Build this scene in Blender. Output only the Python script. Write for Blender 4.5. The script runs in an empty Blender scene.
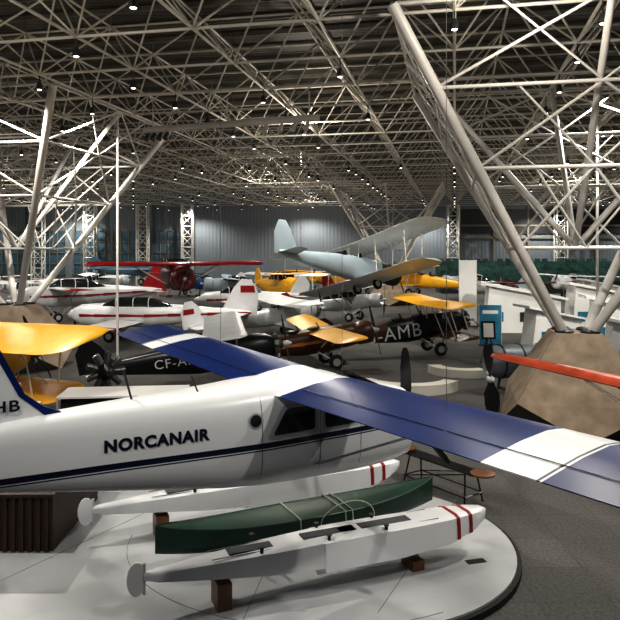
import bpy, bmesh, math, random
from mathutils import Vector, Matrix, Euler
random.seed(7)
scene=bpy.context.scene
R=math.radians

# ------------------------------------------------------------ materials
def mat(name,col,rough=0.5,metal=0.0,var=0.0,scale=4.0,bump=0.0,emit=0.0,coat=0.0):
    m=bpy.data.materials.new(name); m.use_nodes=True
    nt=m.node_tree; b=nt.nodes['Principled BSDF']
    b.inputs['Base Color'].default_value=(*col,1)
    b.inputs['Roughness'].default_value=rough
    b.inputs['Metallic'].default_value=metal
    if coat: b.inputs['Coat Weight'].default_value=coat
    if emit:
        b.inputs['Emission Color'].default_value=(*col,1); b.inputs['Emission Strength'].default_value=emit
    if var or bump:
        tc=nt.nodes.new('ShaderNodeTexCoord'); n=nt.nodes.new('ShaderNodeTexNoise')
        n.inputs['Scale'].default_value=scale; n.inputs['Detail'].default_value=6
        nt.links.new(tc.outputs['Object'],n.inputs['Vector'])
        if var:
            r=nt.nodes.new('ShaderNodeMapRange'); r.inputs[1].default_value=.3; r.inputs[2].default_value=.7
            r.inputs[3].default_value=1-var; r.inputs[4].default_value=1+var*.5
            mx=nt.nodes.new('ShaderNodeVectorMath'); mx.operation='SCALE'
            mx.inputs[0].default_value=col
            nt.links.new(n.outputs['Fac'],r.inputs[0]); nt.links.new(r.outputs[0],mx.inputs['Scale'])
            nt.links.new(mx.outputs[0],b.inputs['Base Color'])
        if bump:
            bp=nt.nodes.new('ShaderNodeBump'); bp.inputs['Strength'].default_value=bump
            nt.links.new(n.outputs['Fac'],bp.inputs['Height']); nt.links.new(bp.outputs[0],b.inputs['Normal'])
    return m
M={}
M['white']=mat('white_paint',(.76,.77,.78),.3,0,.06,1.5,coat=.3)
M['cream']=mat('cream_panel',(.62,.60,.54),.5,0,.08,1)
M['navy']=mat('navy_paint',(.003,.020,.120),.33,0,.25,1.5)
M['navy'].node_tree.nodes['Principled BSDF'].inputs['Specular IOR Level'].default_value=.3
M['dark']=mat('dark_navy_stripe',(.003,.006,.022),.35)
M['black']=mat('black_paint',(.008,.008,.010),.3,0,.2,3)
M['rubber']=mat('tyre_rubber',(.015,.015,.015),.8)
M['glass']=mat('dark_glazing',(.018,.022,.022),.1,0,0)
M['wglass']=mat('hall_window_glazing',(.07,.13,.17),.3,0,.3,.4)
M['yellow']=mat('yellow_paint',(.74,.40,.025),.35,0,.12,2)
M['orange']=mat('orange_paint',(.55,.20,.03),.35,0,.15,2)
M['redor']=mat('red_orange_paint',(.33,.055,.02),.35,0,.3,2)
M['red']=mat('red_paint',(.30,.012,.016),.3,0,.15,2)
M['maroon']=mat('maroon_paint',(.09,.010,.010),.35,0,.2,2)
M['brown']=mat('dark_brown_paint',(.07,.026,.012),.35,0,.3,2)
M['green']=mat('canoe_green_canvas',(.003,.040,.022),.4,0,.3,3)
M['silver']=mat('doped_silver',(.58,.60,.61),.4,.3,.12,2)
M['grey']=mat('blue_grey_paint',(.33,.39,.43),.45,0,.12,1.5)
M['pale']=mat('pale_grey_dope',(.70,.72,.72),.5,0,.08,1.5)
M['dull']=mat('dull_grey_casing',(.16,.19,.21),.45,.2,.2,3)
M['ltblue']=mat('light_blue_paint',(.14,.28,.38),.4,0,.15,2)
M['blue']=mat('blue_paint',(.02,.10,.30),.35,0,.1,2)
M['dgrey']=mat('dark_grey_metal',(.04,.04,.04),.5,.4,.2,6)
M['engine']=mat('engine_metal',(.26,.26,.25),.35,.8,.3,10)
M['wood']=mat('varnished_wood',(.16,.07,.028),.4,0,.35,6)
M['dwood']=mat('dark_plinth_wood',(.040,.018,.009),.55,0,.4,3)
M['steel']=mat('painted_steel_tube',(.64,.61,.54),.45,0,.1,2)
M['purlin']=mat('purlin_steel',(.20,.19,.155),.6,0,.1,2)
M['steelw']=mat('white_steel_tube',(.62,.605,.57),.4,0,.08,2)
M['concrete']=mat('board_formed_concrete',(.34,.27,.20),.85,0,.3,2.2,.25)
M['concshade']=mat('shaded_concrete',(.060,.050,.042),.9,0,.25,3,.2)  # concrete with the underside shade put into its colour
M['platform']=mat('platform_laminate',(.46,.47,.48),.35,0,.2,.7)
M['edge']=mat('platform_black_edge',(.006,.006,.006),.7)
M['seam']=mat('platform_panel_seam',(.16,.16,.16),.6)
M['rope']=mat('rope_fibre',(.65,.62,.52),.8)
M['deckstrip']=mat('float_walkway_strip',(.07,.075,.08),.7,0,.2,8)
M['cable']=mat('steel_cable',(.22,.22,.21),.4,.6)
M['lamp']=mat('lamp_lens',(1,.93,.8),.5,emit=6)
M['lampb']=mat('lamp_body',(.03,.03,.03),.5)
M['teal']=mat('teal_seating',(.03,.10,.085),.6,0,.8,.8)
M['poster']=mat('blue_poster',(.03,.20,.30),.5,0,.5,1.2)
M['board']=mat('white_display_board',(.74,.74,.72),.5,0,.05,1)

# ------------------------------------------------------------ mesh builder
class MB:
    def __init__(s): s.v=[]; s.f=[]; s.m=[]; s.mats=[]
    def mi(s,key):
        if key not in s.mats: s.mats.append(key)
        return s.mats.index(key)
    def face(s,idx,key): s.f.append(idx); s.m.append(s.mi(key))
    def add(s,vs):
        o=len(s.v); s.v+= [tuple(v) for v in vs]; return o
    def loft(s,rings,key,cap=True,keyf=None):
        n=len(rings[0]); os=[s.add(r) for r in rings]
        for k in range(len(rings)-1):
            kk=keyf(k) if keyf else key
            for i in range(n):
                j=(i+1)%n
                s.face([os[k]+i,os[k]+j,os[k+1]+j,os[k+1]+i],kk)
        if cap:
            s.face([os[0]+i for i in range(n)][::-1],keyf(0) if keyf else key)
            s.face([os[-1]+i for i in range(n)],keyf(len(rings)-2) if keyf else key)
    def tube(s,p,q,r,key,r2=None,n=8):
        p=Vector(p);q=Vector(q);d=(q-p)
        if d.length<1e-6:return
        d.normalize(); a=d.orthogonal().normalized(); b=d.cross(a); r2=r if r2 is None else r2
        ring=lambda c,rr:[c+(a*math.cos(t)+b*math.sin(t))*rr for t in [2*math.pi*i/n for i in range(n)]]
        s.loft([ring(p,r),ring(q,r2)],key)
    def path(s,pts,r,key,n=6):
        for a,b in zip(pts[:-1],pts[1:]): s.tube(a,b,r,key,n=n)
    def lathe(s,p,axis,prof,key,n=20,keyf=None):
        p=Vector(p); d=Vector(axis).normalized(); a=d.orthogonal().normalized(); b=d.cross(a)
        rings=[[p+d*h+(a*math.cos(2*math.pi*i/n)+b*math.sin(2*math.pi*i/n))*max(r,.001) for i in range(n)] for h,r in prof]
        s.loft(rings,key,True,keyf)
    def box(s,c,d,key,rz=0,rx=0,ry=0):
        m=Euler((rx,ry,rz)).to_matrix(); c=Vector(c)
        vs=[c+m@Vector((x*d[0]/2,y*d[1]/2,z*d[2]/2)) for x,y,z in
            [(-1,-1,-1),(1,-1,-1),(1,1,-1),(-1,1,-1),(-1,-1,1),(1,-1,1),(1,1,1),(-1,1,1)]]
        o=s.add(vs)
        for f in [(0,3,2,1),(4,5,6,7),(0,1,5,4),(1,2,6,5),(2,3,7,6),(3,0,4,7)]: s.face([o+i for i in f],key)
    def prism(s,poly,off,key):
        off=Vector(off); a=[Vector(p) for p in poly]; n=len(a)
        o=s.add(a); o2=s.add([p+off for p in a])
        s.face([o+i for i in range(n)][::-1],key); s.face([o2+i for i in range(n)],key)
        for i in range(n):
            j=(i+1)%n; s.face([o+i,o+j,o2+j,o2+i],key)
    def obj(s,name,parent=None,smooth=True,loc=(0,0,0),rot=(0,0,0),recalc=True):
        me=bpy.data.meshes.new(name); me.from_pydata(s.v,[],s.f)
        for k in s.mats: me.materials.append(M[k])
        for p,mi in zip(me.polygons,s.m): p.material_index=mi; p.use_smooth=smooth
        if recalc:
            bm=bmesh.new(); bm.from_mesh(me); bmesh.ops.recalc_face_normals(bm,faces=bm.faces); bm.to_mesh(me); bm.free()
        if smooth: me.set_sharp_from_angle(angle=R(38))
        o=bpy.data.objects.new(name,me); scene.collection.objects.link(o)
        o.location=loc; o.rotation_euler=rot
        if parent: o.parent=parent
        return o
def empty(name,loc=(0,0,0),rot=(0,0,0)):
    e=bpy.data.objects.new(name,None); e.empty_display_size=.3
    scene.collection.objects.link(e); e.location=loc; e.rotation_euler=rot; return e
def text_mesh(txt,size,key,width=None,bold=.006):
    cu=bpy.data.curves.new('t','FONT'); cu.body=txt; cu.size=size; cu.offset=bold*size/.2; cu.space_character=1.12
    o=bpy.data.objects.new('t',cu); scene.collection.objects.link(o)
    bpy.context.view_layer.update()
    me=bpy.data.meshes.new_from_object(o.evaluated_get(bpy.context.evaluated_depsgraph_get()))
    bpy.data.objects.remove(o)
    xs=[v.co.x for v in me.vertices]
    if width:
        k=width/(max(xs)-min(xs)); x0=min(xs)
        for v in me.vertices: v.co.x=(v.co.x-x0)*k
    me.materials.clear(); me.materials.append(M[key]); return me
def put_text(name,txt,size,key,fn,parent,width=None,bold=.006):
    me=text_mesh(txt,size,key,width,bold)
    for v in me.vertices: v.co=Vector(fn(v.co.x,v.co.y))
    o=bpy.data.objects.new(name,me); scene.collection.objects.link(o); o.parent=parent; return o

# ------------------------------------------------------------ aero parts
AF=[(0,0),(.04,.55),(.14,.9),(.32,1),(.6,.72),(.85,.3),(1,.03)]
def airfoil(x,y,z,chord,th):
    up=[(x-t*chord,y,z+f*th*.75) for t,f in AF]
    lo=[(x-t*chord,y,z-f*th*.25-(.004 if t==1 else 0)) for t,f in AF[1:]][::-1]
    return up+lo
def wing(mb,x,z,half,chord,th,dih,key,cuts=None,taper=1.0,sweep=0,y0=0.0):
    cuts=cuts or []
    ys=sorted(set([y0]+[c[0] for c in cuts]+[y0+(half-y0)*k/6 for k in range(1,6)]))
    ys=[y for y in ys if y<half-.35*chord]
    tips=[half-.3*chord,half-.14*chord,half-.04*chord,half]
    sc=[1]*len(ys)+[.99,.9,.72,.4]
    for sd in (-1,1):
        st=[]
        for y,k in zip(ys+tips,sc):
            c0=chord*(1+(taper-1)*(y/half)); c=c0*k
            xl=x+c0/2-(c0-c)*.45-sweep*(y/half)
            st.append(airfoil(xl,sd*y,z+math.tan(dih)*y,c,th*(c/chord)))
        allys=ys+tips
        def kf(i):
            kk=key
            for cy,ck in cuts:
                if allys[i]>=cy-1e-4: kk=ck
            return kk
        mb.loft(st,key,True,kf)
def sring(x,zt,zb,hw,n=24,e=3.0):
    cz=(zt+zb)/2; h=(zt-zb)/2; r=[]
    for i in range(n):
        t=2*math.pi*i/n; c=math.cos(t); s_=math.sin(t)
        r.append((x,hw*math.copysign(abs(c)**(2/e),c),cz+h*math.copysign(abs(s_)**(2/e),s_)))
    return r
def wheel(mb,c,r,w,ax=(0,1,0)):
    c=Vector(c); a=Vector(ax).normalized()
    mb.lathe(c-a*w/2,a,[(0,r*.45),(0,r*.8),(w*.2,r*.97),(w*.5,r),(w*.8,r*.97),(w,r*.8),(w,r*.45)],'rubber',20)
    mb.lathe(c-a*w*.55,a,[(0,r*.1),(.0,r*.5),(w*1.1,r*.5),(w*1.1,r*.1)],'silver',16)
def prop(mb,c,r,key='dgrey',ang=90,blades=2,cw=.16,ax=(1,0,0)):
    c=Vector(c)
    for b in range(blades):
        a=R(ang+360/blades*b); d=Vector((0,math.cos(a),math.sin(a))); t=Vector((1,0,0)).cross(d)
        rings=[]
        for f,w in [(.04,.35),(.15,.5),(.4,1),(.7,1),(.9,.8),(.98,.45)]:
            p=c+d*r*f; tw=R(50-42*f); cc=t*math.cos(tw)+Vector((1,0,0))*math.sin(tw); nn=d.cross(cc)
            w2=cw*w/2
            rings.append([p+cc*w2,p+nn*.018,p-cc*w2,p-nn*.018])
        mb.loft(rings,key)
    mb.lathe(c-Vector((.12,0,0)),(1,0,0),[(0,.11),(.12,.13),(.24,.10),(.34,.03)],'silver',14)
def radial(mb,c,r,n=9,depth=.3):
    c=Vector(c); mb.lathe(c-Vector((depth/2,0,0)),(1,0,0),[(0,r*.45),(depth*.5,r*.5),(depth,r*.35),(depth*1.5,r*.15)],'dgrey',16)
    for i in range(n):
        a=2*math.pi*i/n; d=Vector((0,math.cos(a),math.sin(a)))
        prof=[]
        for k in range(7):
            h=r*(.4+.085*k); prof+= [(h,r*.19),(h+r*.04,r*.19),(h+r*.04,r*.14),(h+r*.085,r*.14)]
        mb.lathe(c,d,prof,'engine',10)
def airplane(name,pos,yaw,pitch=0,roll=0,L=8,fw=.45,fh=.6,cz=1.45,fk='white',fk2=None,wings=(),eng='radial',
             tail='white',fin=None,gear='wheels',propang=70,struts='steel',txt=None,cables=False,canopy=True,nosek=None,stripe=None,finh=1.2,blades=2,finband=None):
    e=empty(name,pos,(R(roll),-R(pitch),R(yaw))); fin=fin or tail
    xn=.30*L; xt=-.62*L
    F=[(xn,.55,.0),(xn-.04*L,.85,0),(.18*L,.95,0),(.05*L,1,0),(-.08*L,1,.0),(-.2*L,.85,.06),(-.4*L,.55,.14),(-.55*L,.33,.2),(xt,.12,.24)]
    b=MB()
    rings=[sring(x,cz+fh*k+fh*u,cz-fh*k+fh*u,fw*k,16,2.5) for x,k,u in F]
    b.loft(rings,fk,True,lambda i:(nosek or fk) if i<2 else (fk2 if (fk2 and i>=5) else fk))
    if stripe:
        for sd in (-1,1):
            pts=[(x,sd*(fw*k*1.0+.012),cz+fh*u) for x,k,u in F[1:]]
            for a,c in zip(pts[:-1],pts[1:]):
                b.prism([(a[0],a[1],a[2]-.09),(c[0],c[1],c[2]-.05),(c[0],c[1],c[2]+.05),(a[0],a[1],a[2]+.09)],(0,sd*.012,0),stripe)
    b.obj('fuselage',e)
    b=MB()
    if canopy=='cabin':
        b.loft([sring(.14*L,cz+fh*.9,cz+fh*.6,fw*.7,12),sring(.07*L,cz+fh*1.45,cz+fh*.5,fw*.85,12),sring(-.1*L,cz+fh*1.45,cz+fh*.5,fw*.85,12),sring(-.22*L,cz+fh*.8,cz+fh*.5,fw*.6,12)],'glass')
        for x in (.07*L,-.02*L,-.1*L): b.loft([sring(x+.03,cz+fh*1.47,cz+fh*.5,fw*.88,12),sring(x-.03,cz+fh*1.47,cz+fh*.5,fw*.88,12)],fk)
    elif canopy:
        for x in (.0,-.13*L):
            b.lathe((x,0,cz+fh*.86),(0,0,1),[(0,fw*.62),(fh*.14,fw*.66),(fh*.2,fw*.6)],'black',14)
            b.prism([(x+fw*.6,-.2,cz+fh),(x+fw*.6,.2,cz+fh),(x+fw*.4,.16,cz+fh+.25),(x+fw*.4,-.16,cz+fh+.25)],(.015,0,0),'glass')
    if b.v: b.obj('cockpit',e)
    b=MB()
    for w in wings:
        wing(b,w.get('x',.06*L),w['z'],w['half'],w['chord'],w.get('th',.16),R(w.get('dih',1.5)),w['k'],w.get('cuts'),w.get('taper',1),w.get('sweep',0))
    b.obj('wings',e)
    b=MB()
    zt=cz+fh*.2
    wing(b,xt+.07*L,zt,.17*L,.12*L,.06,0,tail,taper=.7)
    f0=xt+.16*L
    b.prism([(f0,-.03,zt),(xt+.09*L,-.03,zt+finh*.75),(xt+.05*L,-.03,zt+finh),(xt,-.03,zt+finh*.98),(xt-.035*L,-.03,zt+finh*.6),(xt-.03*L,-.03,zt-.1)],(0,.06,0),fin)
    if finband:
        for kk,(za,zb2,ck) in enumerate(finband):
            b.prism([(xt+.055*L,-.04,zt+finh*za),(xt-.02*L,-.04,zt+finh*za),(xt-.015*L,-.04,zt+finh*zb2),(xt+.055*L,-.04,zt+finh*zb2)],(0,.08,0),ck)
    b.obj('tail_surfaces',e)
    b=MB()
    if eng=='radial': 
        radial(b,(xn+.1,0,cz),fh*.85,9,.3); prop(b,(xn+.5,0,cz),1.25,'dgrey',propang,blades)
    elif eng=='cowl':
        b.lathe((xn-.3,0,cz),(1,0,0),[(0,fh*.8),(.15,fh*.92),(.7,fh*.92),(.85,fh*.75),(.85,fh*.6),(.6,fh*.3)],nosek or fk,22); prop(b,(xn+.75,0,cz),1.25,'dgrey',propang,blades)
    elif eng=='spinner':
        b.lathe((xn,0,cz),(1,0,0),[(0,fh*.5),(.2,fh*.4),(.4,fh*.2),(.5,.02)],nosek or fk,18); prop(b,(xn+.1,0,cz),1.1,'black',propang,blades)
    elif eng=='jet':
        b.lathe((xn,0,cz),(1,0,0),[(0,fh*.55),(.3,fh*.48),(.7,fh*.3),(1.0,.03)],fk,18)
    b.obj('engine',e)
    b=MB()
    if gear=='wheels':
        for sd in (-1,1):
            wheel(b,(.1*L-.1,sd*.95,.36),.36,.16)
            b.tube((.1*L-.1,sd*.95,.36),(.16*L,sd*fw*.6,cz-fh*.8),.035,struts); b.tube((.1*L-.1,sd*.95,.36),(0,sd*fw*.6,cz-fh*.8),.035,struts)
        b.tube((.1*L-.1,-.95,.36),(.1*L-.1,.95,.36),.03,struts)
        zf=(xt+.05*L)*-math.tan(R(pitch)) if pitch else 0
        b.tube((xt+.05*L,0,zt-.1),(xt+.05*L,0,max(zf,0)+.1),.03,struts); wheel(b,(xt+.05*L,0,max(zf,0)+.12),.12,.07)
    elif gear=='skis':
        for sd in (-1,1):
            b.prism([(.35*L,sd*.95-.15,.3),(.3*L,sd*.95-.15,.1),(-.05*L,sd*.95-.15,.02),(-.05*L,sd*.95-.15,.1),(.3*L,sd*.95-.15,.16)],(0,.3,0),'wood')
            b.tube((.12*L,sd*.95,.1),(.12*L,sd*fw*.6,cz-fh*.8),.05,struts)
    if len(wings)>=2:
        a,c=wings[0],wings[1]
        for sd in (-1,1):
            for fr in (.33,.75):
                y=sd*c['half']*fr
                for dx in (-.3,.3):
                    xa=a.get('x',.06*L)+dx*a['chord']; xc=c.get('x',.06*L)+dx*c['chord']
                    b.tube((xa,y,a['z']+.03*abs(y)),(xc,y,c['z']+.03*abs(y)),.03,struts,n=6)
            y1=sd*c['half']*.33;y2=sd*c['half']*.75
            xa=a.get('x',.06*L); 
            b.tube((xa,y1,a['z']),(xa,y2,c['z']),.01,'cable',n=4); b.tube((xa,y2,a['z']),(xa,y1,c['z']),.01,'cable',n=4)
            for dx in (-.3,.3): b.tube((xa+dx*a['chord'],sd*.5,a['z']),(xa+dx*a['chord'],sd*fw*.7,cz+fh*.6),.025,struts,n=6)
    elif wings and wings[0]['z']>cz+.3:
        a=wings[0]; xa=a.get('x',.06*L)
        for sd in (-1,1):
            for dx in (-.25,.3):
                b.tube((xa+dx*a['chord'],sd*a['half']*.5,a['z']+.03),(xa+dx*a['chord']*.6,sd*fw*.8,cz-fh*.5),.035,struts,n=6)
                b.tube((xa+dx*a['chord'],sd*fw*.6,a['z']+.03),(xa+dx*a['chord'],sd*fw*.7,cz+fh*.5),.03,struts,n=6)
    if b.v: b.obj('gear_and_struts',e)
    if txt:
        s,sz,k,x0,zz,wd=txt
        def fn(u,v):
            x=x0+u; kk=None
            for (xa,ka,ua),(xb,kb,ub) in zip(F[:-1],F[1:]):
                if xa>=x>=xb:
                    t=(xa-x)/(xa-xb); kk=ka+(kb-ka)*t
            kk=kk or 1
            return (x,-fw*kk-.03,cz+zz+v)
        put_text('registration_letters',s,sz,k,fn,e,wd,.0)
    if cables:
        bpy.context.view_layer.update(); mw=e.matrix_world.copy(); inv=mw.inverted(); b=MB()
        for lx,ly in ((.15*L,-.8),(.15*L,.8),(-.45*L,0)):
            p=mw@Vector((lx,ly,cz+.3)); q=p.copy(); q.z=12.0
            b.tube(inv@p,inv@q,.01,'cable',n=4)
        b.obj('suspension_cables',e)
    return e

# ------------------------------------------------------------ room
b=MB(); b.box((0,47,-.1),(124,110,.2),'white'); fl=b.obj('floor',smooth=False)
m=mat('floor_carpet_tile',(.11,.105,.10),.9,0,.4,18,.15); nt=m.node_tree
bs=nt.nodes['Principled BSDF']; tc=[n for n in nt.nodes if n.type=='TEX_COORD'][0]
br=nt.nodes.new('ShaderNodeTexBrick'); br.offset=0; br.inputs['Scale'].default_value=1.0
br.inputs['Brick Width'].default_value=1.2; br.inputs['Row Height'].default_value=1.2; br.inputs['Mortar Size'].default_value=.008
br.inputs['Color1'].default_value=(1,1,1,1); br.inputs['Color2'].default_value=(.82,.82,.82,1); br.inputs['Mortar'].default_value=(.6,.6,.6,1)
nt.links.new(tc.outputs['Object'],br.inputs['Vector'])
vm=[n for n in nt.nodes if n.type=='VECT_MATH'][0]
mm=nt.nodes.new('ShaderNodeVectorMath'); mm.operation='MULTIPLY'
nt.links.new(vm.outputs[0],mm.inputs[0]); nt.links.new(br.outputs['Color'],mm.inputs[1]); nt.links.new(mm.outputs[0],bs.inputs['Base Color'])
M['floor']=m; fl.data.materials[0]=m

def corr(name,col,sc,axis='X',rough=.6):
    m=mat(name,col,rough,0); nt=m.node_tree; bs=nt.nodes['Principled BSDF']
    tc=nt.nodes.new('ShaderNodeTexCoord'); w=nt.nodes.new('ShaderNodeTexWave'); w.bands_direction=axis
    w.inputs['Scale'].default_value=sc; bp=nt.nodes.new('ShaderNodeBump'); bp.inputs['Strength'].default_value=.5; bp.inputs['Distance'].default_value=.05
    nt.links.new(tc.outputs['Object'],w.inputs['Vector']); nt.links.new(w.outputs['Fac'],bp.inputs['Height']); nt.links.new(bp.outputs[0],bs.inputs['Normal'])
    return m
M['wallc']=corr('corrugated_wall_sheet',(.18,.205,.23),.6)
M['deckc']=corr('roof_deck_sheet',(.042,.038,.028),.9,'Y')
ZB,ZT,ZD=12.0,14.2,14.9
b=MB(); b.box((0,100.2,ZD/2),(123.6,.4,ZD),'wallc')
b.obj('wall_back',smooth=False)
b=MB(); b.box((-62,47,ZD/2),(.4,110,ZD),'wallc'); b.obj('wall_left',smooth=False)
b=MB(); b.box((62,47,ZD/2),(.4,110,ZD),'wallc'); b.obj('wall_right',smooth=False)
b=MB(); b.box((0,47,ZD+.1),(124,110,.2),'deckc'); b.obj('ceiling',smooth=False)
for i in range(5):
    b=MB(); cx=-44+i*5.8
    b.box((cx,99.9,5.2),(4.6,.2,6.4),'wglass')
    for k in (-2.3,-1.15,0,1.15,2.3): b.box((cx+k,99.75,5.2),(.12,.15,6.5),'purlin')
    for k in (-3.2,-1.6,0,1.6,3.2): b.box((cx,99.75,5.2+k),(4.7,.15,.1),'purlin')
    b.obj('window_%d'%(i+1),smooth=False)
b=MB()
for z in (7.4,9.2): b.box((41,99.8,z),(40,.25,.25),'purlin')
for i in range(8): b.box((22+i*5,99.8,6),(.25,.25,12),'purlin')
b.box((41,99.85,9.8),(40,.15,3.6),'dgrey')
b.obj('trim_1',smooth=False)
b=MB()
for k in range(5):
    b.box((38,88+k*.9,(1.6+k*.62)/2),(42,.9,1.6+k*.62),'dgrey' if k==0 else 'teal')
    for j in range(42):
        if (j+1)%8: b.box((17.6+j*1.0,87.95+k*.9,1.75+k*.62),(.7,.12,.42),'teal'); b.box((17.6+j*1.0,87.75+k*.9,1.66+k*.62),(.7,.36,.07),'teal')
b.obj('tiered_seating',smooth=False)

# space frame
AL=R(-12); ca,sa=math.cos(AL),math.sin(AL); SP=3.7
def g(i,j): 
    u=i*SP;v=j*SP; return (u*ca-v*sa, u*sa+v*ca)
def inside(p): return -4<p[1]<99.5 and abs(p[0])<min(61,.52*max(p[1],0)+16)
b=MB()
N=34
for i in range(-N,N):
    for j in range(-6,N):
        p=g(i,j)
        far=p[1]>55; n=4 if far else 6
        if inside(p):
            P=(p[0],p[1],ZB)
            for di,dj in ((1,0),(0,1)):
                q=g(i+di,j+dj)
                if inside(q): b.tube(P,(q[0],q[1],ZB),.05,'steel',n=n)
            for di in (-.5,.5):
                for dj in (-.5,.5):
                    q=g(i+di,j+dj)
                    if inside(q): b.tube(P,(q[0],q[1],ZT),.036,'steel',n=n)
        t=g(i+.5,j+.5)
        if inside(t):
            for di,dj in ((1,0),(0,1)):
                q=g(i+.5+di,j+.5+dj)
                if inside(q): b.tube((t[0],t[1],ZT),(q[0],q[1],ZT),.045,'steel',n=n)
            b.tube((t[0],t[1],ZT),(t[0],t[1],ZD),.03,'purlin',n=4)
b.obj('roof_space_frame',recalc=False)
b=MB()
for k in range(-20,80):
    v=k*1.85
    c=(-v*sa, v*ca)
    if -2<c[1]<104:
        b.box((c[0],c[1],ZD-.1),(100,.08,.2),'purlin',rz=AL)
b.obj('roof_purlins',smooth=False)

# hanging lamps
b=MB()
for i in range(-16,17):
    for j in range(0,28):
        p=g(i,j)
        if inside(p) and p[1]>14 and random.random()<.5:
            x,y=p; z=ZB-.25-random.random()*.2
            b.tube((x,y,ZB),(x,y,z),.02,'lampb',n=4)
            b.lathe((x,y,z-.28),(0,0,1),[(0,.11),(.12,.12),(.28,.06)],'lampb',8)
            b.lathe((x,y,z-.30),(0,0,1),[(0,.06),(.02,.085)],'lamp',8)
b.obj('ceiling_spotlights')
def point(n,loc,e,r=.15,col=(1,.93,.83)):
    l=bpy.data.lights.new(n,'POINT'); l.energy=e; l.shadow_soft_size=r; l.color=col
    o=bpy.data.objects.new(n,l); scene.collection.objects.link(o); o.location=loc; return o
def spot(n,loc,tgt,e,ang=80,r=.2,col=(1,.96,.89)):
    l=bpy.data.lights.new(n,'SPOT'); l.energy=e; l.spot_size=R(ang); l.spot_blend=.6; l.shadow_soft_size=r; l.color=col
    o=bpy.data.objects.new(n,l); scene.collection.objects.link(o); o.location=loc
    o.rotation_euler=(Vector(tgt)-Vector(loc)).to_track_quat('-Z','Y').to_euler(); return o
for yy in range(12,98,14):
    w=.5*yy+10; nx=max(2,int(2*w/16))
    for k in range(nx):
        x=-w+2*w*(k+.5)/nx
        spot('ceiling_lamp',(x,yy,11.5),(x,yy+.01,0),2700+yy*14,150,.15)
for x,yy in ((-9,14),(5,15),(-22,34),(0,34),(20,36),(-30,62),(-4,62),(24,62),(-34,88),(0,88),(34,88)):
    point('ceiling_lamp',(x,yy,10.8),640+yy*6)
spot('added_fill_spot',(-5,4,11.5),(-1.5,11,1),2000,70)  # spots from here on are added to brighten the foreground and exhibits
spot('added_fill_spot',(7,5,11.5),(1.5,12,1),2000,75)
spot('added_fill_spot',(3,17,11.6),(1,12.5,0),1100,80)
spot('added_fill_spot',(7,13,11.6),(8.5,21,1),1500,60)
spot('added_fill_spot',(-6,14,11.6),(-12,24,1.5),3000,55)
spot('added_fill_spot',(2,30,11.6),(4,41,4),4200,50)
spot('added_fill_spot',(14,30,11.6),(18,45,1),7500,70)
spot('added_fill_spot',(-10,28,11.6),(-11,42,1),5500,70)

# structural inverted pyramids
def column(x,y,name='pyramid_column'):
    e=empty(name,(x,y,0))
    bm=bmesh.new()
    pts=[]
    for k in range(4):
        a=R(33+90*k); a2=R(78+90*k)
        pts+= [(1.0*math.cos(a),1.0*math.sin(a),3.0),(2.75*math.cos(a),2.75*math.sin(a),1.0),(1.9*math.cos(a),1.9*math.sin(a),0),(2.35*math.cos(a2),2.35*math.sin(a2),0)]
    vs=[bm.verts.new(p) for p in pts]
    bmesh.ops.convex_hull(bm,input=vs)
    bmesh.ops.dissolve_limit(bm,angle_limit=.02,verts=bm.verts,edges=bm.edges)
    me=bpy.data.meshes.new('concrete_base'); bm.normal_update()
    me.materials.append(M['concrete']); me.materials.append(M['concshade'])
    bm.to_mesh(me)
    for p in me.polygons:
        if p.normal.z<.2: p.material_index=1  # undercut facets take the darker copy, shade painted as colour
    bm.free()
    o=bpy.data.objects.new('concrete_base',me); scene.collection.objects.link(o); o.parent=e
    b=MB(); tops=[];bots=[]
    for k in range(4):
        a=R(33+90*k)
        bots.append(Vector((.55*math.cos(a),.55*math.sin(a),2.95))); tops.append(Vector((7.6*math.cos(a),7.6*math.sin(a),ZB)))
        b.tube(bots[-1],tops[-1],.155,'steelw',n=14)
        b.lathe(bots[-1]-Vector((0,0,.05)),(0,0,1),[(0,.3),(.15,.3),(.2,.22)],'dgrey',12)
    for k in range(4):
        a0,a1=bots[k],tops[k]; b0,b1=bots[(k+1)%4],tops[(k+1)%4]
        prev=None
        for f in [.3,.55,.78,1.0]:
            p=a0.lerp(a1,f); q=b0.lerp(b1,f); m_=(p+q)/2
            b.tube(p,q,.055,'steelw',n=8)
            if prev:
                pp,pq,pm=prev
                b.tube(pp,m_,.045,'steelw',n=6); b.tube(pq,m_,.045,'steelw',n=6)
                b.tube(pm,p.lerp(m_,.5),.035,'steelw',n=6); b.tube(pm,q.lerp(m_,.5),.035,'steelw',n=6)
            prev=(p,q,m_)
    c0=Vector((0,0,bots[0].lerp(tops[0],.3).z))
    b.tube(bots[0].lerp(tops[0],.3),bots[2].lerp(tops[2],.3),.045,'steelw',n=6); b.tube(bots[1].lerp(tops[1],.3),bots[3].lerp(tops[3],.3),.045,'steelw',n=6)
    for k in range(4): b.tube(c0,tops[k].lerp(tops[(k+1)%4],.5),.10,'steelw',n=10)
    b.obj('leg_lattice',e)
    return e
column(8.5,21.8); column(-14,32.5); column(8.3,70)

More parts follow.
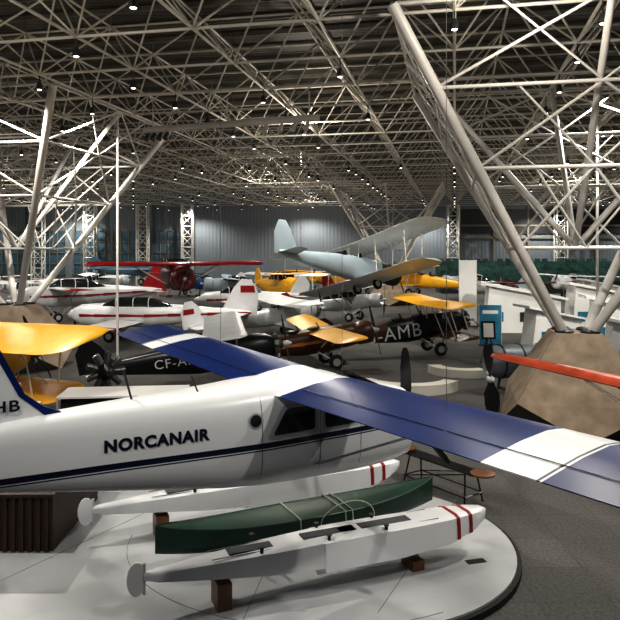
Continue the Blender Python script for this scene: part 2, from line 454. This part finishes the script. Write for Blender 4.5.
def mast(name,x,y,w,z0,z1,r=.07,rz=0,d=None,bay=None):
    e=MB(); d=d or w; bay=bay or w
    cs=[(-w/2,-d/2),(w/2,-d/2),(w/2,d/2),(-w/2,d/2)]
    n=max(1,int((z1-z0)/bay)); 
    for c in cs: e.tube((c[0],c[1],z0),(c[0],c[1],z1),r,'steelw',n=8)
    for k in range(n):
        za=z0+(z1-z0)*k/n; zb=z0+(z1-z0)*(k+1)/n
        for i in range(4):
            a=cs[i]; c=cs[(i+1)%4]
            e.tube((a[0],a[1],zb),(c[0],c[1],zb),r*.6,'steelw',n=6)
            if k%2: a,c=c,a
            e.tube((a[0],a[1],za),(c[0],c[1],zb),r*.6,'steelw',n=6)
    return e.obj(name,loc=(x,y,0),rot=(0,0,rz))
for X in (-39,-31.5,-24,-17.6): mast('lattice_wall_column',X,97.5,1.5,0,12,.11,0,1.2,1.5)
for X in (20.5,36,52): mast('lattice_wall_column',X,97.5,1.5,0,12,.11,0,1.2,1.5)
b=MB(); b.tube((-9.2,32.5,0),(-9.2,32.5,12),.06,'steelw',n=10); b.lathe((-9.2,32.5,0),(0,0,1),[(0,.3),(.05,.3),(.06,.1)],'steelw',12); b.obj('support_post')
b=MB(); b.tube((12,28.4,0),(12,28.4,12),.06,'steelw',n=10); b.lathe((12,28.4,0),(0,0,1),[(0,.3),(.05,.3),(.06,.1)],'steelw',12); b.obj('support_post')

# light bar
e=empty('track_light_bar',(0,0,0)); b=MB()
A=Vector((-7.3,30.1,10.9)); B=Vector((.35,27.2,10.9))
b.tube(A,B,.14,'steelw',n=8)
for f in (.05,.5,.95): p=A.lerp(B,f); b.tube(p,(p.x,p.y,12),.03,'steelw',n=6)
for f in (.02,.06,.1,.14,.72,.8,.87,.94):
    p=A.lerp(B,f); b.tube(p,p-Vector((0,0,.25)),.02,'lampb',n=5)
    b.lathe(p-Vector((0,0,.25)),(-.3,-.5,-.8),[(-.1,.07),(.05,.1),(.25,.13)],'steelw' if f>.5 else 'lampb',10)
b.obj('bar_and_lamps',e)

# ------------------------------------------------------------ bush plane (foreground)
BY=33
P=empty('bush_airplane',(-.23,10.6,0),(0,0,R(BY)))
FS=[(2.02,3.05,2.35,.36),(1.95,3.3,2.16,.52),(1.7,3.36,2.12,.56),(1.25,3.42,2.1,.59),(.95,3.5,2.1,.61),(.6,3.66,2.1,.62),(0,3.68,2.12,.62),(-.8,3.67,2.16,.62),
    (-1.4,3.63,2.22,.56),(-2.2,3.60,2.34,.46),(-3,3.57,2.46,.36),(-4,3.52,2.62,.26),(-5,3.42,2.8,.16),(-5.7,3.3,2.95,.06)]
def fs_at(x):
    for a,c in zip(FS[:-1],FS[1:]):
        if a[0]>=x>=c[0]:
            t=(a[0]-x)/(a[0]-c[0]); return [a[i]+(c[i]-a[i])*t for i in (1,2,3)]
    return FS[-1][1:]
def side(x,z,off=.012):
    zt,zb,hw=fs_at(x); s=max(-1,min(1,(z-(zt+zb)/2)/((zt-zb)/2)))
    y=hw*(1-abs(s)**3.6)**(1/3.6)
    return (x,-y-off,z)
m=mat('bush_plane_fuselage_paint',(.76,.77,.78),.28,0,0,coat=.3); nt=m.node_tree; bs=nt.nodes['Principled BSDF']
tc=nt.nodes.new('ShaderNodeTexCoord'); sp=nt.nodes.new('ShaderNodeSeparateXYZ'); mr=nt.nodes.new('ShaderNodeMapRange')
mr.inputs[1].default_value=2.0; mr.inputs[2].default_value=3.7
cr=nt.nodes.new('ShaderNodeValToRGB'); cr.color_ramp.interpolation='CONSTANT'
z2=lambda z:(z-2.0)/1.7
el=cr.color_ramp.elements; el[0].position=0; el[0].color=(.72,.73,.74,1); el[1].position=z2(2.755); el[1].color=(.01,.02,.07,1)
for z,c in ((2.772,(.76,.77,.78,1)),(2.79,(.003,.007,.03,1)),(2.865,(.76,.77,.78,1))):
    q=el.new(z2(z)); q.color=c
nt.links.new(tc.outputs['Object'],sp.inputs[0]); nt.links.new(sp.outputs['Z'],mr.inputs[0]); nt.links.new(mr.outputs[0],cr.inputs[0]); nt.links.new(cr.outputs[0],bs.inputs['Base Color'])
M['bfus']=m
b=MB()
fine=[]
for a,c in zip(FS[:-1],FS[1:]):
    fine.append(a)
    fine.append(tuple((a[i]+c[i])/2 for i in range(4)))
fine.append(FS[-1])
b.loft([sring(x,zt,zb,hw,40,3.6) for x,zt,zb,hw in fine],'bfus'); b.obj('fuselage',P)
b=MB()
def patch(mb,poly,key,off=.01):
    cx=sum(p[0] for p in poly)/len(poly); cz=sum(p[1] for p in poly)/len(poly)
    n=len(poly); rings=[]
    for f in (1,.75,.5,.25): rings.append([side(cx+(x-cx)*f,cz+(z-cz)*f,off) for x,z in poly])
    os=[mb.add(r) for r in rings]
    for k in range(3):
        for i in range(n):
            j=(i+1)%n; mb.face([os[k]+i,os[k]+j,os[k+1]+j,os[k+1]+i],key)
    mb.face([os[3]+i for i in range(n)],key)
def rnd(poly,r=.06,n=4):
    out=[]
    for i in range(len(poly)):
        p=Vector(poly[i-1]);c=Vector(poly[i]);q=Vector(poly[(i+1)%len(poly)])
        a=c+(p-c).normalized()*r; d=c+(q-c).normalized()*r
        for k in range(n+1):
            t=k/n; out.append(tuple(a*(1-t)**2+c*2*t*(1-t)+d*t*t))
    return out
w1=[(-.76,2.96),(-.04,2.96),(-.04,3.31),(-.53,3.31)]
patch(b,rnd([(-.86,2.91),(.02,2.91),(.02,3.37),(-.58,3.37)],.08),'silver',.006); patch(b,rnd(w1),'glass',.012)
patch(b,rnd([(.10,2.91),(.77,2.91),(.70,3.37),(.10,3.37)]),'silver',.006); patch(b,rnd([(.14,2.95),(.73,2.95),(.66,3.32),(.14,3.32)]),'glass',.012)
pc=[(-1.02+.085*math.cos(R(a)),3.2+.085*math.sin(R(a))) for a in range(0,360,20)]
patch(b,[(-1.02+.11*math.cos(R(a)),3.2+.11*math.sin(R(a))) for a in range(0,360,20)],'silver',.006); patch(b,pc,'glass',.012)
for x in (-.92,.06,.82):
    for z0 in [2.3+.1*k for k in range(12)]:
        p=side(x,z0,.002);q=side(x,z0+.1,.002); b.tube(p,q,.003,'dgrey',n=4)
b.obj('windows_and_doors',P)
put_text('airline_lettering','NORCANAIR',.185,'dark',lambda u,v:side(-3.07+u,3.03+v*1.12,.008),P,1.38,.009)
b=MB()
b.prism([(1.3,-.5,3.4),(1.3,.5,3.4),(.72,.5,3.66),(.72,-.5,3.66)],(.02,0,.03),'glass'); b.obj('windshield',P)
b=MB(); wing(b,.05,3.5,7.3,1.45,.22,R(.9),'white',[(.66,'navy'),(4.45,'white'),(5.1,'dark'),(5.13,'white'),(5.16,'navy')])
for sd in (-1,1):
    for ya,yb in ((.7,3.6),(3.65,6.9)):
        z=lambda y:3.5+math.tan(R(.9))*y+.088
        b.tube((-.33,sd*ya,z(ya)-.005),(-.33,sd*yb,z(yb)-.005),.005,'black',n=4)
b.obj('wing',P)
b=MB()
for sd in (-1,1):
    b.loft([[(.18,sd*.58,2.42),(.10,sd*.58,2.44),(-.06,sd*.58,2.42),(.10,sd*.58,2.40)],
           [(.28,sd*3.1,3.5),(.2,sd*3.1,3.52),(.04,sd*3.1,3.5),(.2,sd*3.1,3.48)]],'dark')
b.tube((.7,-5.6,3.52),(1.1,-5.6,3.46),.012,'dgrey',n=5)
b.tube((-2.6,0,3.58),(-2.7,0,3.95),.015,'dgrey',n=5); b.tube((-1.7,-.15,3.6),(-1.8,-.15,3.85),.012,'dgrey',n=5)
b.obj('wing_struts',P)
b=MB()
fin=[(-3.45,3.5),(-3.75,3.62),(-3.98,3.8),(-4.55,4.95),(-4.8,5.1),(-5.6,5.1),(-5.95,4.6),(-6.0,3.3),(-5.5,3.2)]
b.prism([(x,-.05,z) for x,z in fin],(0,.1,0),'white')
b.prism([(-3.43,-.056,3.5),(-3.74,-.056,3.64),(-3.96,-.056,3.82),(-4.53,-.056,4.97),(-4.62,-.056,4.97),(-4.03,-.056,3.80),(-3.80,-.056,3.60),(-3.7,-.056,3.5)],(0,.112,0),'navy')
wing(b,-5.3,3.35,2.4,1.0,.1,0,'navy',[(.2,'white'),(1.7,'navy')])
b.obj('tail_surfaces',P)
put_text('registration_letters','CF-FHB',.19,'dark',lambda u,v:(-4.86+u,-.20,3.62+v) if False else (-4.86+u,-.075,3.63+v),P,.84,.004)
b=MB(); b.lathe((1.9,0,2.72),(1,0,0),[(0,.5),(.1,.52),(.18,.47),(.18,.36),(.1,.2)],'white',26)
radial(b,(2.0,0,2.72),.42,9,.15); prop(b,(2.28,0,2.72),1.2,'black',88,3,.2)
b.obj('engine_and_propeller',P)
b=MB()
for lx,ly,z in ((.2,-3.1,3.6),(.2,3.1,3.6),(-4.5,0,3.6),(.9,0,3.6)):
    b.tube((lx,ly,z),(lx,ly,12),.004,'cable',n=4)
b.obj('suspension_cables',P)

# ------------------------------------------------------------ platform
e=empty('display_platform',(0,0,0))
def capsule(cx,cy,r,xl,z0,z1,key,b):
    pts=[]
    for k in range(41):
        a=R(-90+180*k/40); pts.append((cx+r*math.cos(a),cy+r*math.sin(a),z0))
    pts+= [(xl,cy+r,z0),(xl,cy-r,z0)]
    b.prism(pts,(0,0,z1-z0),key)
b=MB(); capsule(.75,12.75,3.08,-12,0,.11,'edge',b); b.obj('base_edge',e,smooth=False)
b=MB(); capsule(.75,12.75,3.0,-12,.11,.15,'platform',b)
for X,rz in ((-8,0),(-4.2,-30),(-.6,-8),(2.2,-25)): b.box((X,12.75,.151),(.012,5.6,.003),'seam',rz=R(rz))
for k in range(24):
    a0=R(180+k*5);a1=R(185+k*5)
    p=Vector((.2+3.6*math.cos(a0),13.0+3.2*math.sin(a0),.151)); q=Vector((.2+3.6*math.cos(a1),13.0+3.2*math.sin(a1),.151))
    if q.y>9.9: b.tube(p,q,.006,'seam',n=4)
b.box((2.9,11.9,.154),(.35,.15,.008),'dgrey',rz=R(15)); b.obj('top_panels',e,smooth=False)
b=MB(); b.box((-7.2,13.6,.66),(5.1,2.6,1.0),'dwood')
for k in range(34): b.box((-9.7+k*.15,12.27,.66),(.07,.05,1.0),'dwood')
b.box((-7.2,13.6,1.18),(5.2,2.8,.06),'dwood'); b.obj('slatted_plinth',smooth=False)

# ------------------------------------------------------------ floats
def afloat(x,y,z,yaw,sx=1.0):
    e=empty('seaplane_float',(x,y,z),(0,0,R(yaw))); e.scale=(sx,1,1)
    S=[(3.2,.03,.60,.55,.50),(3.1,.13,.64,.48,.36),(2.8,.24,.66,.36,.18),(2.2,.34,.66,.24,.04),(1.2,.38,.66,.18,-.02),(.1,.38,.66,.18,-.02),(-.3,.38,.65,.18,-.02),
       (-.32,.36,.65,.24,.08),(-1.2,.32,.62,.27,.14),(-2.2,.22,.58,.33,.25),(-3.0,.10,.54,.38,.33),(-3.25,.04,.52,.42,.40)]
    b=MB(); rings=[]
    for X,h,d,c,k in S:
        rings.append([(X,0,k),(X,h,c),(X,h*.98,(c+d)/2),(X,h*.9,d-.03),(X,h*.6,d),(X,-h*.6,d),(X,-h*.9,d-.03),(X,-h*.98,(c+d)/2),(X,-h,c)])
    b.loft(rings,'white'); b.obj('hull',e)
    b=MB()
    for X0,X1 in ((1.5,.5),(.4,-.6),(-.7,-1.9)):
        b.box(((X0+X1)/2,0,.657 if X0>.5 else (.65 if X0>0 else .612)),(abs(X0-X1),.22,.02),'deckstrip')
    for X,hw in ((2.35,.319),(2.65,.269)):
        c=.27+(X-2.3)*.17
        def rr(x,k): return [(x,0,c-.16),(x,hw*k,c),(x,hw*k*.985,(c+.66)/2),(x,hw*k*.91,.635),(x,hw*k*.6,.667),(x,-hw*k*.6,.667),(x,-hw*k*.91,.635),(x,-hw*k*.985,(c+.66)/2),(x,-hw*k,c)]
        b.loft([rr(X,1.035),rr(X+.07,1.0)],'red')
    for X in (.9,-.2,-1.4):
        for sy in (-.26,.26): b.lathe((X,sy,.62),(0,0,1),[(0,.03),(.08,.03),(.09,.05),(.10,.05)],'dgrey',8)
    b.tube((2.0,-.22,.66),(-2.2,-.16,.60),.008,'seam',n=4); b.tube((2.0,.22,.66),(-2.2,.16,.60),.008,'seam',n=4)
    b.obj('deck_fittings',e)
    b=MB()
    pts=[(-3.36+.15*math.cos(R(a)),-.02,.44+.25*math.sin(R(a))) for a in range(0,360,24)]
    b.prism(pts,(0,.04,0),'white')
    b.tube((-3.24,0,.2),(-3.24,0,.66),.025,'silver'); b.obj('water_rudder',e)
    b=MB()
    for X in (-2.0,1.6):
        top=(.22 if X<0 else -.02); b.box((X,0,(.155-z+top)/2),(.24,.4,z-.155+top),'wood')
    b.obj('support_blocks',e,smooth=False)
    return e
FY=22.4; fc,fs_=math.cos(R(FY)),math.sin(R(FY))
n1=(.38,11.15); n2=(-1.0,13.75)
afloat(n1[0],n1[1],.34,FY,.94); afloat(n2[0],n2[1],.36,FY)
# canoe
e=empty('canoe',(-.05,12.50,.64),(0,0,R(FY+3.5)))
b=MB(); rings=[]
LN=2.8
for k in range(25):
    t=-1+2*k/24; X=t*LN; w=.44*(1-abs(t)**2.3)**.8+.008; sh=.18*abs(t)**3
    top=.20+sh; bot=-.24+.16*abs(t)**4
    ring=[]
    for j in range(13):
        a=math.pi*j/12; ring.append((X,w*math.cos(a),top-(top-bot)*math.sin(a)**.6))
    for j in range(1,6):
        u=-1+2*j/6; ring.append((X,w*u,top+.05*(1-u*u)*(w/.46)))
    rings.append(ring)
b.loft(rings,'green'); b.obj('hull',e)
b=MB()
for sd in (-1,1):
    pts=[]
    for k in range(25):
        t=-1+2*k/24; w=.44*(1-abs(t)**2.3)**.8+.008; pts.append((t*LN,sd*w,.205+.18*abs(t)**3))
    b.path(pts,.014,'green',6)
b.obj('gunwales',e)
b=MB()
for X in (.55,.7,-.35):
    t=X/LN; w=.46*(1-abs(t)**2.3)**.8
    pts=[(X+.15,-w-.4,-.06),(X,-w-.03,.05),(X,-w,.23),(X-.05,0,.28),(X,w,.23),(X,w+.3,-.02)]
    b.path(pts,.010,'rope',6)
pts=[(.6+.55*math.cos(R(a)),-.47+.03*math.sin(R(a*2)),.10+.3*math.sin(R(a))) for a in range(0,361,15)]
b.path(pts,.009,'rope',5); b.obj('tie_ropes',e)
b=MB()
for t in (-.9,1.2):
    p=Vector((n1[0]+t*fc,n1[1]+t*fs_+.40,.37)); q=Vector((n2[0]+t*fc,n2[1]+t*fs_-.40,.37))
    b.tube(p,q,.03,'silver',n=8)
b.obj('float_spreader_frame')

# black frame bench
e=empty('maintenance_stand',(3.05,15.75,0),(0,0,R(-54))); b=MB()
for x in (-.95,.95):
    for y in (-.3,.3): b.tube((x,y,0),(x*.9,y*.6,.68),.02,'black')
    b.tube((x,-.3,.2),(x,.3,.2),.016,'black')
for y in (-.3,.3): b.tube((-.94,y,.2),(.94,y,.2),.016,'black'); b.tube((-.94,y,.2),(.86,y*.6,.66),.013,'black')
b.box((0,0,.69),(2.2,.4,.03),'black'); b.obj('frame',e)
b=MB()
for x in (-1.2,1.2): b.lathe((x,0,.71),(0,0,1),[(0,.24),(.02,.27),(.05,.27),(.06,.24)],'wood',20)
b.tube((-1.4,0,.72),(-1.4,0,1.0),.012,'black'); b.obj('wood_pads',e)

# ------------------------------------------------------------ other aircraft
W=lambda **k:k
airplane('yellow_biplane',(-11.0,22.3,0),62,13,0,L=8,fk='yellow',tail='yellow',wings=(W(z=2.75,half=5.2,chord=2.5,k='yellow',x=.6),W(z=1.15,half=4.4,chord=1.6,k='yellow',x=.3)),cz=1.5)
e=empty('radial_engine',(-6.5,21.6,1.75),(0,0,R(-60))); b=MB(); radial(b,(0,0,0),.62,9,.5); b.obj('cylinders',e)
b=MB()
for sd in (-1,1): b.tube((-.3,sd*.5,-1.75),(-.1,0,-.2),.05,'dgrey'); b.tube((.4,sd*.5,-1.75),(.0,0,-.2),.05,'dgrey'); b.tube((-.3,sd*.5,-1.7),(.4,sd*.5,-1.7),.04,'dgrey')
b.obj('stand',e)
airplane('high_wing_airplane',(-3.6,27,0),8,8,0,L=8,fk='black',tail='black',fh=.65,wings=(W(z=2.45,half=4.6,chord=1.6,k='silver',x=.5),),txt=('CF-AFG',.5,'white',-2.3,-.15,1.9),canopy='cabin',eng='radial')
airplane('white_airplane',(-11.0,42,0),176,0,0,L=12,fk='white',tail='white',fin='white',fh=.75,fw=.65,cz=1.6,wings=(W(z=1.2,half=6.2,chord=2.2,k='white',x=.2,cuts=[(5.0,'red'),(5.5,'white')]),),canopy='cabin',eng='spinner',stripe='red',finh=2.1,finband=[(.6,.8,'red')])
airplane('white_airplane',(-19,54,0),-150,0,0,L=12,fk='white',tail='white',fin='red',fh=.9,fw=.75,cz=2.0,wings=(W(z=2.6,half=8,chord=2.1,k='white',cuts=[(6.5,'red')]),),canopy='cabin',eng='jet',stripe='red',finh=2.2)
airplane('white_airplane',(-6.2,57,0),200,0,0,L=10,fk='white',tail='white',fin='white',fh=.7,fw=.6,cz=1.5,wings=(W(z=1.3,half=4.5,chord=1.7,k='white'),),canopy='cabin',eng='spinner',stripe='red',finh=1.7)
airplane('red_monoplane',(-9.9,50,2.2),-68,0,0,L=9,fk='maroon',tail='maroon',fh=.95,fw=.9,cz=1.4,wings=(W(z=2.3,half=6.4,chord=2.2,k='red',th=.34,dih=.5),),canopy='cabin',eng='cowl',cables=True,gear='skis')
airplane('blue_airplane',(-16.5,66,2.2),-20,0,0,L=9,fk='ltblue',tail='ltblue',wings=(W(z=1.5,half=5.5,chord=1.7,k='ltblue'),),canopy='cabin',eng='cowl',cables=True)
airplane('yellow_airplane',(-2.6,65,0.0),-55,0,0,L=8,fk='yellow',tail='yellow',fh=1.1,fw=1.0,cz=2.0,wings=(W(z=3.3,half=2.4,chord=1.4,k='yellow'),),canopy='cabin',eng='cowl',finh=1.6)
airplane('naval_biplane',(2.9,42,3.1),35,-9,-13,L=9.4,fk='grey',tail='grey',fin='grey',fh=.75,fw=.6,cz=1.4,wings=(W(z=2.8,half=6.6,chord=2.5,k='pale',th=.26),W(z=.6,half=6.0,chord=2.1,k='pale',th=.22)),eng='cowl',cables=True,finh=2.0,nosek='dgrey')
airplane('silver_airplane',(-2.0,43,0),20,7,0,L=9,fk='silver',tail='white',fin='white',finband=[(.5,.7,'red')],finh=1.6,wings=(W(z=2.3,half=5.6,chord=1.8,k='pale'),W(z=1.0,half=5.2,chord=1.6,k='pale')),eng='radial')
airplane('silver_airplane',(2.8,53,0),-30,7,0,L=9,fk='silver',tail='red',wings=(W(z=2.4,half=6,chord=1.8,k='silver'),),eng='cowl',canopy='cabin')
airplane('brown_monoplane',(.4,32,0),14,8,0,L=7.6,fk='brown',tail='brown',finh=.9,wings=(W(z=1.75,half=5.2,chord=1.4,k='yellow',x=.4,dih=2),),stripe='orange',eng='cowl',nosek='brown',cz=1.35)
airplane('black_biplane',(5.9,36,0),12,8,0,L=8.6,fk='black',fk2='brown',tail='brown',fh=.65,cz=1.5,wings=(W(z=2.7,half=4.4,chord=1.5,k='yellow',x=.9),W(z=1.0,half=3.6,chord=1.3,k='brown',x=1.3)),txt=('G-AMB',1.0,'white',-3.1,-.34,3.1),eng='radial',nosek='black',propang=20)
airplane('yellow_biplane',(9.5,59,1.5),150,6,0,L=7.5,fk='yellow',tail='yellow',wings=(W(z=2.6,half=4.2,chord=1.4,k='yellow'),W(z=1.1,half=4.0,chord=1.3,k='yellow')),eng='radial',cables=True)
airplane('orange_monoplane',(8.7,13.7,0),211,0,0,L=6.6,fk='white',tail='redor',wings=(W(z=2.5,half=6.3,chord=1.25,k='white',x=.3,th=.26,cuts=[(1.5,'redor')],taper=.62),),eng='spinner',cz=1.7,canopy='cabin',propang=80)
spec=[('silver_airplane',(-24,78,0),40,'silver','silver'),('white_airplane',(-35,72,0),-30,'white','red'),('blue_airplane',(-14,82,0),-160,'blue','white'),
('silver_airplane',(-3,82,0),60,'silver','silver'),('yellow_airplane',(2,92,0),-120,'yellow','yellow'),('red_monoplane',(7,84,0),30,'red','red'),
('white_airplane',(-27,63,0),120,'white','white'),('silver_airplane',(18,76,0),160,'silver','grey'),('white_airplane',(30,77,0),-150,'white','blue'),
('grey_airplane',(-8,72,0),-170,'grey','grey'),('silver_airplane',(-33,50,0),10,'silver','silver'),('red_monoplane',(18,62,0),-100,'maroon','red')]
for nm,p,yw,k1,k2 in spec:
    airplane(nm,p,yw,6,0,L=9.5,fk=k1,tail=k2,fh=.8,fw=.6,cz=1.7,wings=(W(z=2.5,half=6,chord=1.8,k=k1),),eng='cowl',canopy='cabin',finh=1.6)

# ------------------------------------------------------------ right side
e=empty('jet_engine',(8.3,27,0),(0,0,R(190))); b=MB()
b.lathe((-1.4,0,1.2),(1,0,0),[(0,.35),(.0,.5),(.4,.62),(1.2,.66),(2.1,.66),(2.6,.6),(2.75,.52),(2.7,.46),(2.3,.2),(2.6,.05)],'dull',28)
for x in (-.9,0,.8): b.lathe((x,0,1.2),(1,0,0),[(0,.64),(0,.69),(.06,.69),(.06,.64)],'dgrey',28)
b.obj('casing',e); b=MB()
for x in (-.8,.6):
    for sd in (-1,1): b.tube((x,sd*.6,0),(x,sd*.35,.75),.05,'dgrey')
    b.tube((x,-.6,.1),(x,.6,.1),.05,'dgrey')
b.obj('cradle',e)
def propstand(x,y,z,r,yaw,cw=.4,bl=2,ang=95):
    e=empty('propeller_display',(x,y,0),(0,0,R(yaw))); b=MB(); prop(b,(0,0,z),r,'black',ang,bl,cw); b.obj('blades',e)
    b=MB(); b.tube((-.1,0,.05),(-.1,0,z),.05,'dgrey'); b.lathe((-.1,0,0),(0,0,1),[(0,.4),(.06,.4),(.08,.1)],'dgrey',20); b.obj('stand',e)
propstand(6.0,22.6,1.3,1.2,-75,.5)
e=empty('tripod_sign',(8.9,34,0)); b=MB()
for a in (90,210,330): b.tube((.5*math.cos(R(a)),.5*math.sin(R(a)),0),(0,0,1.5),.03,'black')
b.box((0,-.05,1.6),(.7,.05,.9),'black',rx=R(-10)); b.box((0,-.09,1.6),(.5,.02,.7),'board',rx=R(-10)); b.obj('stand_and_panel',e)

def banner(name,x,y,w,h,key,yaw=0):
    e=empty(name,(x,y,0),(0,0,R(yaw))); b=MB(); b.box((0,0,h/2+.06),(w,.06,h),key); b.obj('panel',e,smooth=False)
    b=MB(); b.box((0,0,.03),(w*1.05,.5,.06),'dgrey'); b.tube((-w/2,0,0),(-w/2,0,h+.1),.03,'silver'); b.tube((w/2,0,0),(w/2,0,h+.1),.03,'silver'); b.obj('frame',e); return e
banner('banner_stand',11.6,50,1.25,4.8,'board',-8)
pb=banner('poster_stand',10.6,40,1.25,2.3,'poster',-10)
b=MB(); b.box((0,-.05,1.95),(.9,.02,.2),'board'); b.box((-.2,-.05,1.2),(.5,.02,.04),'board'); b.box((-.2,-.05,1.05),(.5,.02,.04),'board'); b.obj('printed_graphics',pb,smooth=False)
def exhibit(x,y,w,h,yaw,gk=('poster','dgrey','navy'),d=1.4):
    e=empty('exhibit_panel',(x,y,0),(0,0,R(yaw))); b=MB()
    b.prism([(-w/2,-d/2,0),(w/2,-d/2,0),(w/2,-d/2,h*.72),(-w/2+.3,-d/2,h)],(0,d,0),'board')
    b.prism([(-w/2-.3,-d/2-.25,h*1.02),(w/2+.4,-d/2-.25,h*.70),(w/2+.4,-d/2-.25,h*.75),(-w/2-.3,-d/2-.25,h*1.08)],(0,d+.6,0),'board')
    b.obj('shell',e,smooth=False); b=MB()
    for k in range(2): b.box((-w/2+.8+k*w/2.6,-d/2-.03,h*.34),(w/6,.03,h*.2),gk[k])
    b.obj('graphic_panels',e,smooth=False)
exhibit(14.4,46.5,5.0,3.2,-5); exhibit(20.2,47,5.0,3.2,5); exhibit(25.6,47,4,2.8,-10); exhibit(13.8,39,3.0,2.3,10); exhibit(17.8,39,3.6,2.8,-8); exhibit(15.2,31.5,3,2.4,-12)
exhibit(25,57,4,3,0); exhibit(31,60,4,3,5)
def plinth(x,y,r,a0,a1,h=.45,w=.8,key='cream'):
    b=MB(); rings=[]
    for k in range(17):
        a=R(a0+(a1-a0)*k/16); c,s_=math.cos(a),math.sin(a)
        rings.append([(r*c,r*s_,0),((r+w)*c,(r+w)*s_,0),((r+w)*c,(r+w)*s_,h),(r*c,r*s_,h)])
    b.loft(rings,key); b.obj('curved_plinth',loc=(x,y,0))
plinth(4.0,28.2,1.6,200,330,.4,.6); plinth(7.0,31.2,1.0,180,300,.35,.6)
def case(x,y,yaw,w=2.6,d=1.3,h=1.25):
    e=empty('display_case',(x,y,0),(0,0,R(yaw))); b=MB(); b.box((0,0,h*.3),(w,d,h*.6),'silver'); b.box((0,0,h*.62),(w+.1,d+.1,.06),'board')
    for sx in (-1,1):
        for sy in (-1,1): b.box((sx*w/2,sy*d/2,h*.8),(.05,.05,h*.4),'silver')
    b.box((0,0,h*1.0),(w+.06,d+.06,.05),'board'); b.box((0,0,h*.8),(w*.96,d*.9,h*.34),'glass'); b.obj('cabinet',e,smooth=False)
case(-5.2,19.2,6,3.4,1.3,1.6); case(-5.0,17.0,-4,2.8,1.2,1.4); case(-8.4,17.4,12,2.6,1.3,1.5)

# ------------------------------------------------------------ camera/world
cam=bpy.data.cameras.new('camera'); co=bpy.data.objects.new('camera',cam); scene.collection.objects.link(co)
co.location=(0,0,5.6); co.rotation_euler=(R(90),0,0); cam.sensor_width=36; cam.lens=36*680/620; cam.shift_y=-60/620; cam.clip_end=300
scene.camera=co
w=bpy.data.worlds.new('world'); scene.world=w; w.use_nodes=True
w.node_tree.nodes['Background'].inputs[0].default_value=(.85,.9,1,1); w.node_tree.nodes['Background'].inputs[1].default_value=.14
try:
    scene.view_settings.view_transform='Standard'; scene.view_settings.look='None'; scene.view_settings.exposure=0.05; scene.view_settings.gamma=0.78
except Exception as ex: print(ex)
